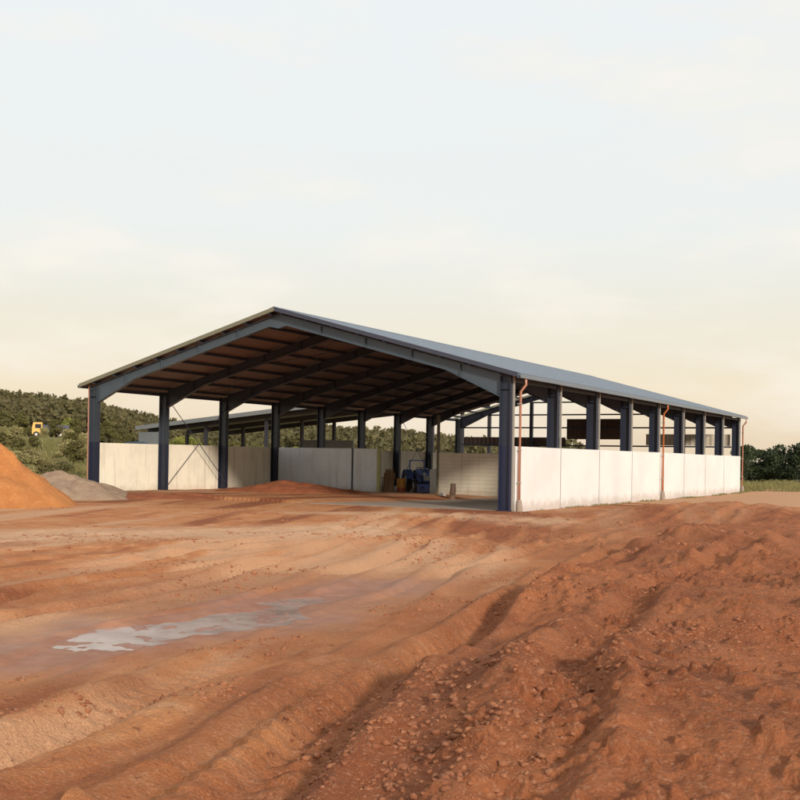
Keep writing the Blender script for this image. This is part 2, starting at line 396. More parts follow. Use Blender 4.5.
painted('yellow_paint', (.62, .36, .06), .4, 0, .1)
painted('timber', (.20, .105, .045), .75, 0, .2, streak=True, bump=.3)
painted('plastic_white', (.68, .66, .60), .4, 0, .4)
painted('jamb_green', (.40, .38, .16), .5, 0, .3)
painted('jamb_olive', (.13, .115, .07), .5, 0, .3)
painted('tarp_brown', (.13, .075, .05), .7, 0, .3, bump=.4)
painted('tarp_blue', (.02, .045, .07), .6, 0, 0)
def leaf_mat(name, c1, c2, c3):
    mt, nt, b = new_mat(name)
    oi = N(nt, 'ShaderNodeNewGeometry').outputs['Random Per Island']; p = pos(nt)
    c = mixc(nt, oi, c1, c2); c = mixc(nt, ramp(nt, noise(nt, .5, 3, .5, p), .45, .7), c, c3)
    nt.links.new(c, b.inputs['Base Color']); b.inputs['Roughness'].default_value = .7; b.inputs['Specular IOR Level'].default_value = .25
    tr = N(nt, 'ShaderNodeBsdfTranslucent'); nt.links.new(c, tr.inputs['Color']); mx = N(nt, 'ShaderNodeMixShader'); mx.inputs[0].default_value = .25
    nt.links.new(b.outputs[0], mx.inputs[1]); nt.links.new(tr.outputs[0], mx.inputs[2]); nt.links.new(mx.outputs[0], nt.nodes['Material Output'].inputs['Surface'])
leaf_mat('leaf_olive', (.10, .095, .03), (.17, .15, .05), (.13, .11, .04))
leaf_mat('leaf_pale', (.30, .27, .11), (.38, .33, .16), (.22, .19, .08))
leaf_mat('leaf_lime', (.20, .22, .045), (.30, .29, .07), (.14, .15, .04))
leaf_mat('leaf_dark', (.03, .045, .02), (.06, .08, .032), (.04, .05, .03))
leaf_mat('leaf_forest', (.115, .10, .042), (.155, .13, .058), (.095, .085, .04))
leaf_mat('grass_blade', (.16, .15, .05), (.30, .26, .11), (.20, .19, .07))
painted('bark', (.10, .075, .05), .9, 0, 0, bump=.6)

make_ground()
mt, nt, b = new_mat('muddy_water'); nt.links.new(mixc(nt, ramp(nt, noise(nt, 1.3, 5, .6, pos(nt)), .35, .65), (.40, .275, .225), (.24, .145, .11)), b.inputs['Base Color']); b.inputs['Roughness'].default_value = .2; b.inputs['Specular IOR Level'].default_value = .9
bp = N(nt, 'ShaderNodeBump'); bp.inputs['Distance'].default_value = .004; bp.inputs['Strength'].default_value = .3; nt.links.new(noise(nt, 7, 3, .5, pos(nt)), bp.inputs['Height']); nt.links.new(bp.outputs[0], b.inputs['Normal'])
vs = []
for i, (px_, py_) in enumerate(WET):
    q = WET[min(i + 1, len(WET) - 1)]; p0 = WET[max(i - 1, 0)]; dx, dy = q[0] - p0[0], q[1] - p0[1]; l = math.hypot(dx, dy)
    vs += [(px_ - dy / l * 1.6, py_ + dx / l * 1.6, -.062), (px_ + dy / l * 1.6, py_ - dx / l * 1.6, -.062)]
tag(MB().add(vs, [(2 * i, 2 * i + 1, 2 * i + 3, 2 * i + 2) for i in range(len(WET) - 1)]).build('puddle', M['muddy_water']), kind='structure')

# ------------------------------------------------------------------ the steel shed
OR = (-W / 2, 0, 0)
shed = tag(empty('steel_shed', OR), 'large open-fronted steel shed with navy columns, pitched grey-blue roof and low white wall panels', 'shed')
def moved(o, dx=0, dy=0, dz=0):
    c = o.copy(); COL.objects.link(c); c.location = o.location + Vector((dx, dy, dz)); return c
CD, CB = .52, .30
def column_mb(x0, x1, y, z1):
    mb = MB(); mb.box(x0, x0 + .03, y - CB / 2, y + CB / 2, .04, z1); mb.box(x1 - .03, x1, y - CB / 2, y + CB / 2, .04, z1)
    mb.box(x0 + .03, x1 - .03, y - .009, y + .009, .04, z1 - .002)
    mb.box(x0 - .06, x1 + .06, y - CB / 2 - .06, y + CB / 2 + .06, -.02, .04)
    for zz in (z1 - .55, ): mb.box(x0 + .03, x1 - .03, y - CB / 2 + .01, y + CB / 2 - .01, zz, zz + .02)
    return mb
ZC = HE - .20
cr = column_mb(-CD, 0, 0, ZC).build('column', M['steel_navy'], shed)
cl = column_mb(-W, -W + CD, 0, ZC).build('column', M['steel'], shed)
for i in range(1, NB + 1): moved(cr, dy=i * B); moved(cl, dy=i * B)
def rafter(sgn, mat):
    # sgn +1 right slope, -1 left slope
    mid = -W / 2; ex = 0 if sgn > 0 else -W
    top = lambda t: AP - .26 - SL * (W / 2) * t
    dep = lambda t: .42 if t < .74 else .42 + .62 * ((t - .74) / .26)
    X = lambda t: mid + (ex - mid) * t
    ts = [0, .04, .2, .4, .6, .74, .82, .9, 1 - CD / (W / 2)]
    dp = [dep(t) + (.25 * (1 - t / .04) if t < .04 else 0) for t in ts]
    mb = MB()
    tops = [(X(t), top(t)) for t in ts]; bots = [(X(t), top(t) - d) for t, d in zip(ts, dp)]
    mb.prism(tops + bots[::-1], 'y', -.009, .009)
    for line, o1, o2 in ((tops, 0, .026), (bots, -.026, 0)):
        mb.prism([(x, z + o1) for x, z in line] + [(x, z + o2) for x, z in line[::-1]], 'y', -CB / 2 + .02, CB / 2 - .02)
    for t in (.2, .4, .6, .8):
        x = X(t); mb.box(x - .008, x + .008, -.1, .1, top(t) - dep(t) + .004, top(t) - .004)
    return mb.build('rafter', mat, shed)
for sgn in (1, -1):
    rafter(sgn, M['steel_front'])
    r2 = rafter(sgn, M['steel_dark']); r2.location.y += B
    for i in range(2, NB + 1): moved(r2, dy=(i - 1) * B)
# purlins, one mesh per purlin
YO0, YO1 = -.45, L + .45
zt = lambda x: AP - SL * abs(x + W / 2)
for sgn in (1, -1):
    for k in range(9):
        x = -W / 2 + sgn * (.35 + k * 1.43); z = zt(x) - .215
        mb = MB(); mb.box(x - .03, x + .03, YO0 + .05, YO1 - .05, z, z + .14)
        mb.build('purlin', M['steel_dark'], shed)
# roof slopes: ribbed sheet over a brown lining
def slope(sgn, y0, y1):
    ov = .42; xe = (ov if sgn > 0 else -W - ov); xm = -W / 2
    pitch = .25; ys = []; n = int((y1 - y0) / pitch)
    for i in range(n):
        y = y0 + i * (y1 - y0) / n; q = (y1 - y0) / n
        ys += [(y, 0), (y + .55 * q, 0), (y + .65 * q, .035), (y + .9 * q, .035)]
    ys.append((y1, 0)); vs = []; nn = len(ys)
    for x in (xm, xe): vs += [(x, y, zt(x) + dz) for y, dz in ys]
    fs = [(i, i + 1, nn + i + 1, nn + i) for i in range(nn - 1)]
    o = MB().add(vs, fs).build('roof_sheet', M['roof_blue'], shed)
    mb = MB(); z0 = zt(xm); z1 = zt(xe)
    mb.prism([(xm, z0 - .02), (xe, z1 - .02), (xe, z1 - .06), (xm, z0 - .06)], 'y', y0 + .02, y1 - .02)
    mb.build('roof_lining', M['liner'], shed)
slope(1, YO0, YO1); slope(-1, YO0, YO1 - 1.5)
mb = MB(); x = -W / 2
mb.prism([(x - .3, zt(x - .3) + .05), (x, AP + .07), (x + .3, zt(x + .3) + .05), (x + .3, zt(x + .3) + .042), (x, AP + .055), (x - .3, zt(x - .3) + .042)], 'y', YO0 - .03, YO1 + .02)
mb.build('ridge_cap', M['roof_blue'], shed)
for sgn in (1, -1):      # barge trims at both ends
    for y in (YO0 - .03, YO1):
        xe = .45 if sgn > 0 else -W - .45; mb = MB()
        mb.prism([(x, AP + .045), (xe, zt(xe) + .045), (xe, zt(xe) - .15), (x, AP - .15)], 'y', y, y + .028)
        mb.build('barge_trim', M['edge_trim'] if sgn < 0 else M['steel_dark'], shed)
for xx, nm in ((.42, 1), (-W - .42, -1)):
    z = zt(xx) - .02; mb = MB()
    mb.prism([(xx, z), (xx, z - .17), (xx + nm * .16, z - .17), (xx + nm * .16, z), (xx + nm * .15, z), (xx + nm * .15, z - .158), (xx + nm * .01, z - .158), (xx + nm * .01, z)], 'y', YO0, YO1)
    mb.build('gutter', M['roof_blue'], shed)
# eaves beams and bracing
for xx in (-.09, -W + .09):
    mb = MB().box(xx - .05, xx + .05, -.1, L + .1, HE - .42, HE - .27); mb.build('eaves_beam', M['steel_dark'], shed)
def brace(x, i):
    for a, b in (((x, i * B, .4), (x, (i + 1) * B, 5.3)), ((x + .06, i * B, 5.3), (x + .06, (i + 1) * B, .4))):
        MB().tube([a, b], .022, 6).build('brace_rod', M['steel_dark'], shed)
brace(-W + CD + .05, 1)
brace(-W + CD + .05, 6)
# roof bracing in the second bay
for sgn in (1, -1):
    for k in (0, 1):
        a = -W / 2 + sgn * 12.25 * k * .5; b_ = a + sgn * 6.1
        for y0, y1 in ((B, 2 * B), (2 * B, B)):
            MB().tube([(a, y0, zt(a) - .5 - .03 * (y0 > y1)), (b_, y1, zt(b_) - .5 - .03 * (y0 > y1))], .018, 6).build('brace_rod', M['steel_dark'], shed)
# wall panels: one per bay on each side
def panel(x0, x1, y0, y1, mat, h=TW, name='wall_panel'):
    dz = random.uniform(-.012, .012)
    return MB().box(x0, x1, y0, y1, -.05, h + dz).build(name, mat, shed, bevel=.012)
for i in range(NB):
    a = i * B + (.20 if i == 0 else .022); b_ = (i + 1) * B - .022
    panel(.02 + random.uniform(0, .008), .15, a, b_, M['panel_white'])
    if i < 8: panel(-W - .15, -W - .02 - random.uniform(0, .008), a, b_, M['panel_cream'])
for xx in (.075, -W - .095):
    MB().box(xx, xx + .02, .2, L - .05, -.04, TW - .03).build('joint_backing', M['steel_dark'], shed)
for i in range(1, NB):
    MB().box(.151, .157, i * B - .035, i * B + .035, -.04, TW - .02).build('joint_seal', M['joint_grey'], shed)
# light steel angles on the outer face of the right-hand columns
for i in range(1, NB + 1):
    MB().box(.004, .07, i * B + CB / 2 + .002, i * B + CB / 2 + .10, TW + .02, ZC + .05).build('edge_angle', M['galv'], shed)
MB().box(.01, .07, .03, .17, -.02, ZC + .05).build('corner_post', M['galv'], shed)
MB().box(-W - .14, -W - .02, -.10, .10, -.02, ZC + .05).build('corner_post', M['pipe_pink'], shed)
# rainwater pipes on the right side
for y, mt in ((.32, 'pipe_pink'), (4 * B + .25, 'pipe_orange'), (8 * B + .2, 'pipe_pink')):
    p = MB().tube([(.50, y, zt(.5) - .2), (.50, y, 5.45), (.26, y, 5.15), (.26, y, .35)], .062, 12).build('rainwater_pipe', M[mt], shed, smooth=True)
    MB().lathe([(.0, 0), (.15, 0), (.145, .22), (.11, .48), (.075, .52), (.0, .52)], .27, y, -.03, 14).build('pipe_boot', M['concrete'], p)
    for zz in (1.2, 2.6, 4.6): MB().box(.15, .335, y - .08, y + .08, zz, zz + .045).build('pipe_bracket', M['galv'], p)
# cross wall at the third frame, with an opening
YC = 3 * B
def xc(u):
    th = YAW - math.atan((u - 400) / FPX); return CX - math.tan(th) * (YC - CY)
xs = [-W + .55, xc(353), xc(377.5)]
MB().box(xs[0], xs[1] - .03, YC - .05, YC + .05, -.02, TW).build('partition_panel', M['panel_grey'], shed, bevel=.01)
MB().box(xs[1] + .03, xs[2], YC - .05, YC + .05, -.02, TW).build('partition_panel', M['panel_grey'], shed, bevel=.01)
MB().box(xs[1] - .05, xs[1] + .05, YC - .09, YC - .055, -.02, TW + .02).build('partition_post', M['steel_dark'], shed)
MB().box(xs[2] + .005, xs[2] + .22, YC - .08, YC + .08, -.02, TW).build('door_jamb', M['jamb_green'], shed)
xr = xc(438); MB().box(xr - .06, xr + .08, YC - .08, YC + .08, -.02, 4.9).build('door_jamb', M['jamb_olive'], shed)
mb = MB(); zs = 0; ph = .235
while zs + ph <= TW + .01:
    mb.prism([(YC + .04, zs), (YC + .04, zs + ph), (YC - .03, zs + ph), (YC - .05, zs + ph - .03), (YC - .05, zs + .03), (YC - .03, zs)], 'x', xr + .085, -.56); zs += ph
mb.build('partition_panel', M['panel_beige'], shed)
# back gable: columns, rails and part of its brown sheeting
YG = L - .1
for x in (-17.3, -12.25, -8.6, -4.3):
    MB().box(x - .12, x + .12, YG - .15, YG + .15, -.02, zt(x) - .75).build('gable_column', M['steel_dark'], shed)
def clipx(z): return max(-W + .6, -W / 2 - (AP - .8 - z) / SL), min(-.6, -W / 2 + (AP - .8 - z) / SL)
for z in (3.45, 4.95, 6.05, 7.1):
    a, b_ = clipx(z); MB().box(a, b_, YG + .152, YG + .21, z, z + .12).build('gable_rail', M['steel_dark'], shed)
def sheet(x0, x1, z0, z1, mat):
    n = max(2, int((x1 - x0) / .2)); pr = []
    for i in range(n + 1): pr.append((x0 + (x1 - x0) * i / n, YG + .24 + (.035 if i % 2 else 0)))
    pr2 = [(x, y + .004) for x, y in pr[::-1]]
    MB().prism(pr + pr2, 'z', z0, z1).build('gable_sheet', M[mat], shed)
sheet(-23.8, -14.3, 3.42, 4.2, 'brown_sheet'); sheet(-14.2, -8.7, 4.05, 5.75, 'brown_sheet'); sheet(-7.4, -.7, 3.6, 4.5, 'panel_beige')
# floor slab
MB().box(-W + .02, -.0, .02, L - .05, -.22, .012).build('floor_slab', M['concrete'], shed)

# ------------------------------------------------------------------ heaps
def heap(name, cx, cy, rx, ry, h, mat, seed, peak=1.3, rot=0., n=90, rough=.1, zb=None):
    xs_ = np.linspace(-1.25, 1.25, n); X, Y = np.meshgrid(xs_, xs_); rr_ = np.hypot(X, Y)
    ang = np.arctan2(Y, X); rw = rr_ * (1 + .22 * (fbm(np.cos(ang) * 1.6 + seed, np.sin(ang) * 1.6, seed, 3) - .5) * 2)
    Z = h * np.clip(1 - rw, 0, 1) ** .5 * np.clip(1 - rw, 0, 1) ** (peak - .5)
    c = math.cos(rot); s_ = math.sin(rot)
    wx = X * rx; wy = Y * ry; gx = cx + c * wx - s_ * wy; gy = cy + s_ * wx + c * wy
    Z = Z * (1 + .6 * (fbm(gx * .8, gy * .8, seed + 3, 4) - .5)) + np.clip(1.1 - rw, 0, 1) * (rough * h * (fbm(gx * 3, gy * 3, seed + 5, 4) - .5) + .16 * rough * h * (np.abs(fbm(ang * 5 + 9, rr_ * 1.2, seed + 6, 3) - .5) * 6))
    g = ground_h(gx.ravel(), gy.ravel(), True).reshape(gx.shape)
    Zb = (g if zb is None else np.maximum(g, zb)) + Z - .10 * ss(.93, 1.12, rw) - .02
    me = bpy.data.meshes.new(name); base = (cx, cy, 0)
    vs = np.stack([gx.ravel() - cx, gy.ravel() - cy, Zb.ravel()], 1).tolist()
    keep = (rw < 1.15); fs = []
    for i in range(n - 1):
        for j in range(n - 1):
            if keep[i, j] or keep[i + 1, j + 1]: fs.append((i * n + j, i * n + j + 1, (i + 1) * n + j + 1, (i + 1) * n + j))
    used = sorted({k for f in fs for k in f}); mp = {k: q for q, k in enumerate(used)}
    me.from_pydata([vs[k] for k in used], [], [tuple(mp[k] for k in f) for f in fs]); me.shade_smooth()
    o = link_mesh(name, me, M[mat]); o.location = base; return o
x, y = at_depth(-30, 44)
tag(heap('sand_heap', x, y, 4.4, 4.2, 3.15, 'orange_sand', 5, 1.0), 'tall bright orange sand heap at the left edge of the yard', 'sand heap')
x, y = at_depth(62, 55.5)
tag(heap('gravel_heap', x, y, 3.9, 2.4, 1.35, 'gravel', 8, .9, rot=.5), 'low grey-brown gravel heap between the orange sand and the left front column', 'gravel heap')
x, y = at_depth(285, 63.5)
tag(heap('earth_heap', x, y, 4.6, 1.5, .62, 'red_earth', 13, .8, rot=.45, rough=.3, zb=.02), 'long low heap of red-brown earth inside the shed by the left columns', 'earth heap')
x, y = at_depth(150, 56)
tag(heap('earth_heap', x, y, 4.0, 1.2, .28, 'red_earth', 23, .8, rot=.35, rough=.3, zb=.02), 'thin ridge of red earth along the foot of the first cream panels', 'earth heap')

# ------------------------------------------------------------------ things inside the shed
def P(u, d): return at_depth(u, d)
# tractor, facing the camera
def local(mb, name, mat, parent, **k): return mb.build(name, mat, parent, world=False, **k)
x, y = P(420, 73.5)
tr = tag(empty('tractor', (x, y, .012), YAW + .25), 'small blue tractor parked beyond the opening in the cross wall', 'tractor')
# local frame: front towards -y
mb = MB(); mb.prism([(-1.75, .62), (-1.78, 1.12), (-1.6, 1.24), (-.35, 1.36), (-.35, .62)], 'x', -.33, .33); hood = local(mb, 'hood', M['blue_paint'], tr, bevel=.04)
local(MB().box(-.24, .24, -1.80, -1.755, .70, .98), 'grille', M['galv'], hood)
for s in (-1, 1):
    local(MB().lathe([(0, -.04), (.085, -.04), (.095, 0), (.095, .05)], s * .21, -1.79, 1.07, 16, 'y'), 'headlight', M['glass_pale'], tr, smooth=True)
local(MB().box(-.2, .2, -1.7, .6, .42, .62), 'chassis', M['navy_paint'], tr, bevel=.02)
local(MB().bar((-.62, -1.35, .38), (.62, -1.35, .38), .1, .1), 'front_axle', M['navy_paint'], tr)
def wheel(s, yy, r, w, hub):
    t = local(MB().lathe([(r * .62, -w / 2), (r * .95, -w / 2), (r, -w * .36), (r, w * .36), (r * .95, w / 2), (r * .62, w / 2)], s, yy, r, 24, 'x'), 'tyre', M['rubber'], tr, smooth=False)
    local(MB().lathe([(0, -w * .2), (r * .3, -w * .2), (r * .62, -w * .34), (r * .62, w * .34), (r * .3, w * .2), (0, w * .2)], s, yy, r, 18, 'x'), 'rim', hub, t)
for s in (-1, 1):
    wheel(s * .66, -1.35, .38, .22, M['glass_pale']); wheel(s * .66, .35, .62, .34, M['glass_pale'])
    mb = MB(); pr = []
    for k in range(9):
        a = math.pi * (.08 + .84 * k / 8); pr.append((.35 - math.cos(a) * .72, .62 + math.sin(a) * .70))
    mb.prism(pr + [(yy2 + (.35 - yy2) * .06, zz2 - .05) for yy2, zz2 in pr[::-1]], 'x', s * .66 - .2, s * .66 + .2)
    local(mb, 'mudguard', M['blue_paint'], tr)
local(MB().prism([(.1, .75), (.55, .75), (.68, 1.25), (.60, 1.27), (.5, .9), (.1, .87)], 'x', -.24, .24), 'seat', M['rubber'], tr, bevel=.02)
local(MB().tube([(0, -.35, 1.2), (0, -.05, 1.42)], .025, 8).lathe([(.19, -.015), (.215, 0), (.19, .015), (.165, 0), (.19, -.015)], 0, -.03, 1.43, 20), 'steering_wheel', M['rubber'], tr)
mb = MB()
for s in (-1, 1): mb.bar((s * .45, .62, .7), (s * .45, .62, 1.85), .07, .07)
mb.bar((-.485, .62, 1.85), (.485, .62, 1.85), .07, .07); local(mb, 'roll_bar', M['blue_paint'], tr)
local(MB().tube([(.26, -1.0, 1.2), (.26, -1.0, 1.85), (.26, -.93, 1.93)], .035, 10), 'exhaust_pipe', M['steel_dark'], tr)
mb = MB()
for s in (-1, 1): mb.bar((s * .45, -.5, 1.1), (s * .45, -1.95, .9), .07, .12); mb.bar((s * .45, -1.95, .9), (s * .45, -2.3, .25), .07, .11)
local(mb, 'loader_arm', M['navy_paint'], tr)
local(MB().prism([(-2.75, .05), (-2.28, .02), (-2.24, .5), (-2.28, .5), (-2.32, .09), (-2.75, .09)], 'x', -.75, .75).box(-.76, -.72, -2.7, -2.26, .04, .42).box(.72, .76, -2.7, -2.26, .04, .42), 'bucket', M['blue_paint'], tr)
tr.scale = (1.12, 1.12, 1.12)
# orange drum
x, y = P(401.5, 72.0)
dr = tag(empty('drum', (x, y, .012)), 'orange steel drum standing beside the small blue tractor', 'drum')
d0 = local(MB().lathe([(0, 0), (.29, 0), (.30, .02), (.29, .05), (.29, .28), (.305, .31), (.29, .34), (.29, .57), (.305, .60), (.29, .63), (.29, .86), (.30, .88), (.28, .88), (.28, .865), (0, .865)], 0, 0, 0, 24), 'shell', M['orange_paint'], dr, smooth=False)
local(MB().lathe([(.296, .03), (.298, .05), (.298, .26), (.296, .28)], 0, 0, 0, 24), 'painted_band', M['red_paint'], dr)
local(MB().lathe([(0, .9), (.035, .9), (.035, .868)], .18, 0, 0, 10), 'bung', M['galv'], dr)
# leaning boards
x, y = P(388.5, 70.5)
mb = MB()
for k in range(7):
    px_ = -.33 + .1 * k + random.uniform(-.02, .02); h = 1.35 + random.uniform(-.12, .25); ln = .35 + random.uniform(-.05, .05)
    mb.bar((px_, 0 + .03 * (k % 2), 0.0), (px_ + .12, ln, h), .10, .028, (0, -1, .3))
mb.bar((-.42, .42, .95), (.42, .42, .95), .05, .05); mb.bar((-.38, .5, 0), (-.38, .43, .95), .05, .05); mb.bar((.38, .5, 0), (.38, .43, .95), .05, .05)
o = mb.build('timber_stack', M['timber'], None); o.location = (x, y, .012); o.rotation_euler.z = YAW
tag(o, 'brown timber boards leaning upright on a rail left of the orange drum', 'timber stack')
# stacked white containers
x, y = P(434, 70.3)
for k in range(3):
    c = tag(empty('white_container', (x + .02 * (k % 2), y, .012 + .52 * k), YAW + .1 * k), ['lowest', 'middle', 'topmost'][k] + ' white plastic container in the stack beside the door jamb', 'container', 'white plastic containers stacked by the door jamb')
    local(MB().prism([(-.20, 0), (.20, 0), (.20, .40), (.12, .47), (-.12, .47), (-.20, .40)], 'y', -.17, .17), 'body', M['plastic_white'], c, bevel=.03)
    local(MB().lathe([(.045, .47), (.045, .515), (0, .515)], .06, 0, 0, 12), 'cap', M['red_paint'] if k == 1 else M['navy_paint'], c)
    local(MB().tube([(-.13, 0, .465), (-.11, 0, .51), (-.02, 0, .51), (0, 0, .465)], .014, 6), 'handle', M['plastic_white'], c)
# sack and tarp roll by the beige partition
def sack(name, x, y, w, d, h, mat, rz, seed):
    n = 14; mb = MB(); vs = []
    for i in range(9):
        t = i / 8; prof = (math.sin(math.pi * min(1, t * 1.0 + .12)) ** .35 if t < .9 else .42)
        for k in range(n):
            a = 2 * math.pi * k / n; ca, sa = math.cos(a), math.sin(a); e = .55
            q = 1 + .08 * math.sin(3 * a + seed + 4 * t)
            vs.append((w / 2 * prof * q * math.copysign(abs(ca) ** e, ca), d / 2 * prof * q * math.copysign(abs(sa) ** e, sa), h * t))
    fs = [(i * n + k, i * n + (k + 1) % n, (i + 1) * n + (k + 1) % n, (i + 1) * n + k) for i in range(8) for k in range(n)] + [tuple(range(n))[::-1], tuple(8 * n + k for k in range(n))]
    o = mb.add(vs, fs).build(name, M[mat], None, smooth=True); o.location = (x, y, .012); o.rotation_euler.z = rz; return o
x, y = P(443, 62.3); tag(sack('sack', x, y, .42, .32, .42, 'plastic_white', .4, 1), 'small white sack slumped at the foot of the olive door jamb', 'sack')
x, y = P(453, 60.6)
o = MB().tube([(0, 0, 0), (.02, .02, .45), (.0, .08, .84)], [.17, .165, .15], 16).tube([(-.005, -.02, .3), (0, -.02, .33)], .185, 16).build('tarpaulin_roll', M['tarp_brown'], None, smooth=False); o.location = (x, y, .012)
tag(o, 'short brown rolled tarpaulin standing against the beige cross wall', 'tarpaulin roll')

# ------------------------------------------------------------------ second open shed behind, to the left
YS = 50; XL, XM, XR = -66.5, -32.0, -30.5; ZL, ZM, ZR = 5.35, 8.7, 8.5
bs = tag(empty('open_shed', (-50, YS, 0)), 'second open-sided shed with a low grey roof, seen behind the left wall panels', 'shed')
for (xa, za, xb, zb) in ((XL - .5, ZL, XM, ZM), (XM, ZM, XR + .6, ZR)):
    MB().prism([(xa, za), (xb, zb), (xb, zb - .12), (xa, za - .12)], 'y', YS - .6, YS + 19).build('roof', M['shed_roof'], bs)
    MB().prism([(xa, za - .03), (xb, zb - .03), (xb, zb - .45), (xa, za - .45)], 'y', YS - .66, YS - .605).build('fascia', M['shed_roof'], bs)
for j in range(3):
    y = YS + 1 + j * 6.6
    for xa, za, xb, zb in ((XL, ZL, XM, ZM), (XM, ZM, XR, ZR)):
        MB().bar((xa, y, za - .45), (xb, y, zb - .45), .25, .5).build('rafter', M['shed_steel'], bs)
    for xx in (XL, XL + 8.2, XL + 16.3, XR):
        z = np.interp(xx, [XL, XM, XR], [ZL, ZM, ZR]); MB().box(xx - .16, xx + .16, y - .16, y + .16, -.1, z - .7).build('column', M['shed_steel'], bs)
MB().box(XL - .3, XL + 2.6, YS - .3, YS - .1, -.05, 4.7).build('end_wall', M['shed_wall'], bs)
MB().box(XL + 12, XL + 19, YS + 14.0, YS + 14.2, 0, 4.2).build('back_wall', M['shed_wall'], bs)
# blue tarpaulin-covered stack near it
x, y = P(137, 112)
o = MB().prism([(-1.3, 0), (1.3, 0), (1.25, 2.8), (.4, 3.1), (-.8, 3.0), (-1.25, 2.7)], 'y', -1.2, 1.2).build('covered_stack', M['tarp_blue'], None, bevel=.12); o.location = (x, y, .3); o.rotation_euler.z = YAW
tag(o, 'tall stack under a dark blue tarpaulin at the left end of the second shed', 'covered stack')

# ------------------------------------------------------------------ tipper lorry on the rise to the left
def gz(x, y): return float(ground_h(np.array([x]), np.array([y]))[0])
x, y = P(48, 124); z0 = gz(x, y)
lo = tag(empty('tipper_lorry', (x, y, z0 - .05), YAW + .35), 'small lorry with a yellow-orange cab and dark blue tipper body on the grassy rise', 'lorry')
local(MB().prism([(-.95, .5), (-.95, 1.35), (-.78, 2.05), (.30, 2.05), (.35, .5)], 'y', -.9, .9), 'cab', M['yellow_paint'], lo, bevel=.05).location = (-1.2, 0, 0)
cab = [c for c in lo.children if c.name.startswith('cab')][0]
local(MB().prism([(-.97, 1.3), (-.93, 1.3), (-.79, 1.9), (-.83, 1.9)], 'y', -.78, .78), 'windscreen', M['rubber'], cab)
local(MB().box(-.6, .2, -.915, -.895, 1.3, 1.85), 'side_window', M['rubber'], cab)
local(MB().prism([(-.75, .85), (2.6, .85), (2.75, 1.75), (-.75, 1.75)], 'y', -1.0, 1.0), 'tipper_body', M['navy_paint'], lo, bevel=.03)
local(MB().box(-2.1, 2.6, -.4, .4, .5, .8), 'chassis', M['rubber'], lo)
for xx in (-1.65, 1.55):
    for s in (-1, 1):
        w = local(MB().lathe([(0, -.12), (.38, -.12), (.42, -.08), (.42, .08), (.38, .12), (0, .12)], xx, s * .82, .42, 18, 'y'), 'wheel', M['rubber'], lo)
        local(MB().lathe([(0, -.13), (.2, -.13), (.2, -.122)] if s < 0 else [(.2, .122), (.2, .13), (0, .13)], xx, s * .82, .42, 12, 'y'), 'hub', M['galv'], w)

lo.scale = (.8, .8, .8)
# ------------------------------------------------------------------ vegetation
def leaf_quads(C, Rd, size, squash=.8):
    n = len(C); nrm = lambda q: q / np.linalg.norm(q, axis=1, keepdims=True)
    d = nrm(RNG.normal(size=(n, 3))); q = (Rd * (.55 + .5 * RNG.random(n)))[:, None] * np.array([1, 1, squash])
    p = C + d * q; s = (size * (.6 + .8 * RNG.random(n)))[:, None]
    a = nrm(RNG.normal(size=(n, 3))); b = nrm(np.cross(a, RNG.normal(size=(n, 3))))
    return np.stack([p - a * s, p + b * s * .55, p + a * s, p - b * s * .55], 1).reshape(-1, 3)
def quad_mesh(name, co, k=4):
    me = bpy.data.meshes.new(name); me.vertices.add(len(co)); me.vertices.foreach_set('co', co.astype(np.float32).ravel())
    nf = len(co) // k; me.loops.add(len(co)); me.loops.foreach_set('vertex_index', np.arange(len(co), dtype=np.int32))
    me.polygons.add(nf); me.polygons.foreach_set('loop_start', (np.arange(nf) * k).astype(np.int32)); me.update(calc_edges=True); return me
def make_tree(name, h, w, leaf, nleaf, size, trunk_h=.35, seed=0):
    rnd = random.Random(seed); t = empty(name, (0, 0, 0))
    cs, rs = [], []; tb = MB()
    tb.tube([(0, 0, -.3), (.03 * h * rnd.uniform(-1, 1), .0, h * .3), (.05 * h * rnd.uniform(-1, 1), .02 * h, h * .75)], [.035 * h * .7, .025 * h * .7, .008 * h], 8)
    for k in range(11):
        a = rnd.uniform(0, 6.28); zz = h * rnd.uniform(trunk_h, .88); q = w * .5 * rnd.uniform(.25, .8) * (1.15 - .55 * abs(zz / h - .5) * 2)
        c = (math.cos(a) * q, math.sin(a) * q, zz); cs.append(c); rs.append(w * rnd.uniform(.16, .28))
        tb.tube([(0, 0, max(.1, zz * .55)), (c[0] * .6, c[1] * .6, zz * .85), c], [.012 * h, .008 * h, .003 * h], 5)
    cs.append((0, 0, h * .86)); rs.append(w * .2)
    ii = RNG.integers(len(cs), size=nleaf); co = leaf_quads(np.array(cs)[ii], np.array(rs)[ii], size)
    tb.build('trunk', M['bark'], t, world=False); link_mesh('crown', quad_mesh('crown', co), M[leaf], t, False)
    return t
def place_set(protos, spots, cat, group):
    used = set()
    for (u, d, s, k, label) in spots:
        p = protos[k]; o = p if k not in used else copy_tree(p); used.add(k)
        x, y = P(u, d); o.location = (x, y, gz(x, y) - .05); o.rotation_euler.z = random.uniform(0, 6.28); o.scale = (s, s, s * random.uniform(.9, 1.1))
        tag(o, label, cat, group)
# dark belt on the right
protos = [make_tree('tree', 5.2, 4.6, 'leaf_dark', 2600, .2, .12, k) for k in range(3)]
spots = []
for k in range(13):
    u = 742 + k * 9.5 + random.uniform(-3, 3); d = 128 + random.uniform(-6, 10)
    spots.append((u, d, random.uniform(.6, .95), k % 3, 'dense dark green tree in the belt beyond the right end of the white wall'))
place_set(protos, spots, 'tree', 'dark trees in the belt beyond the shed')
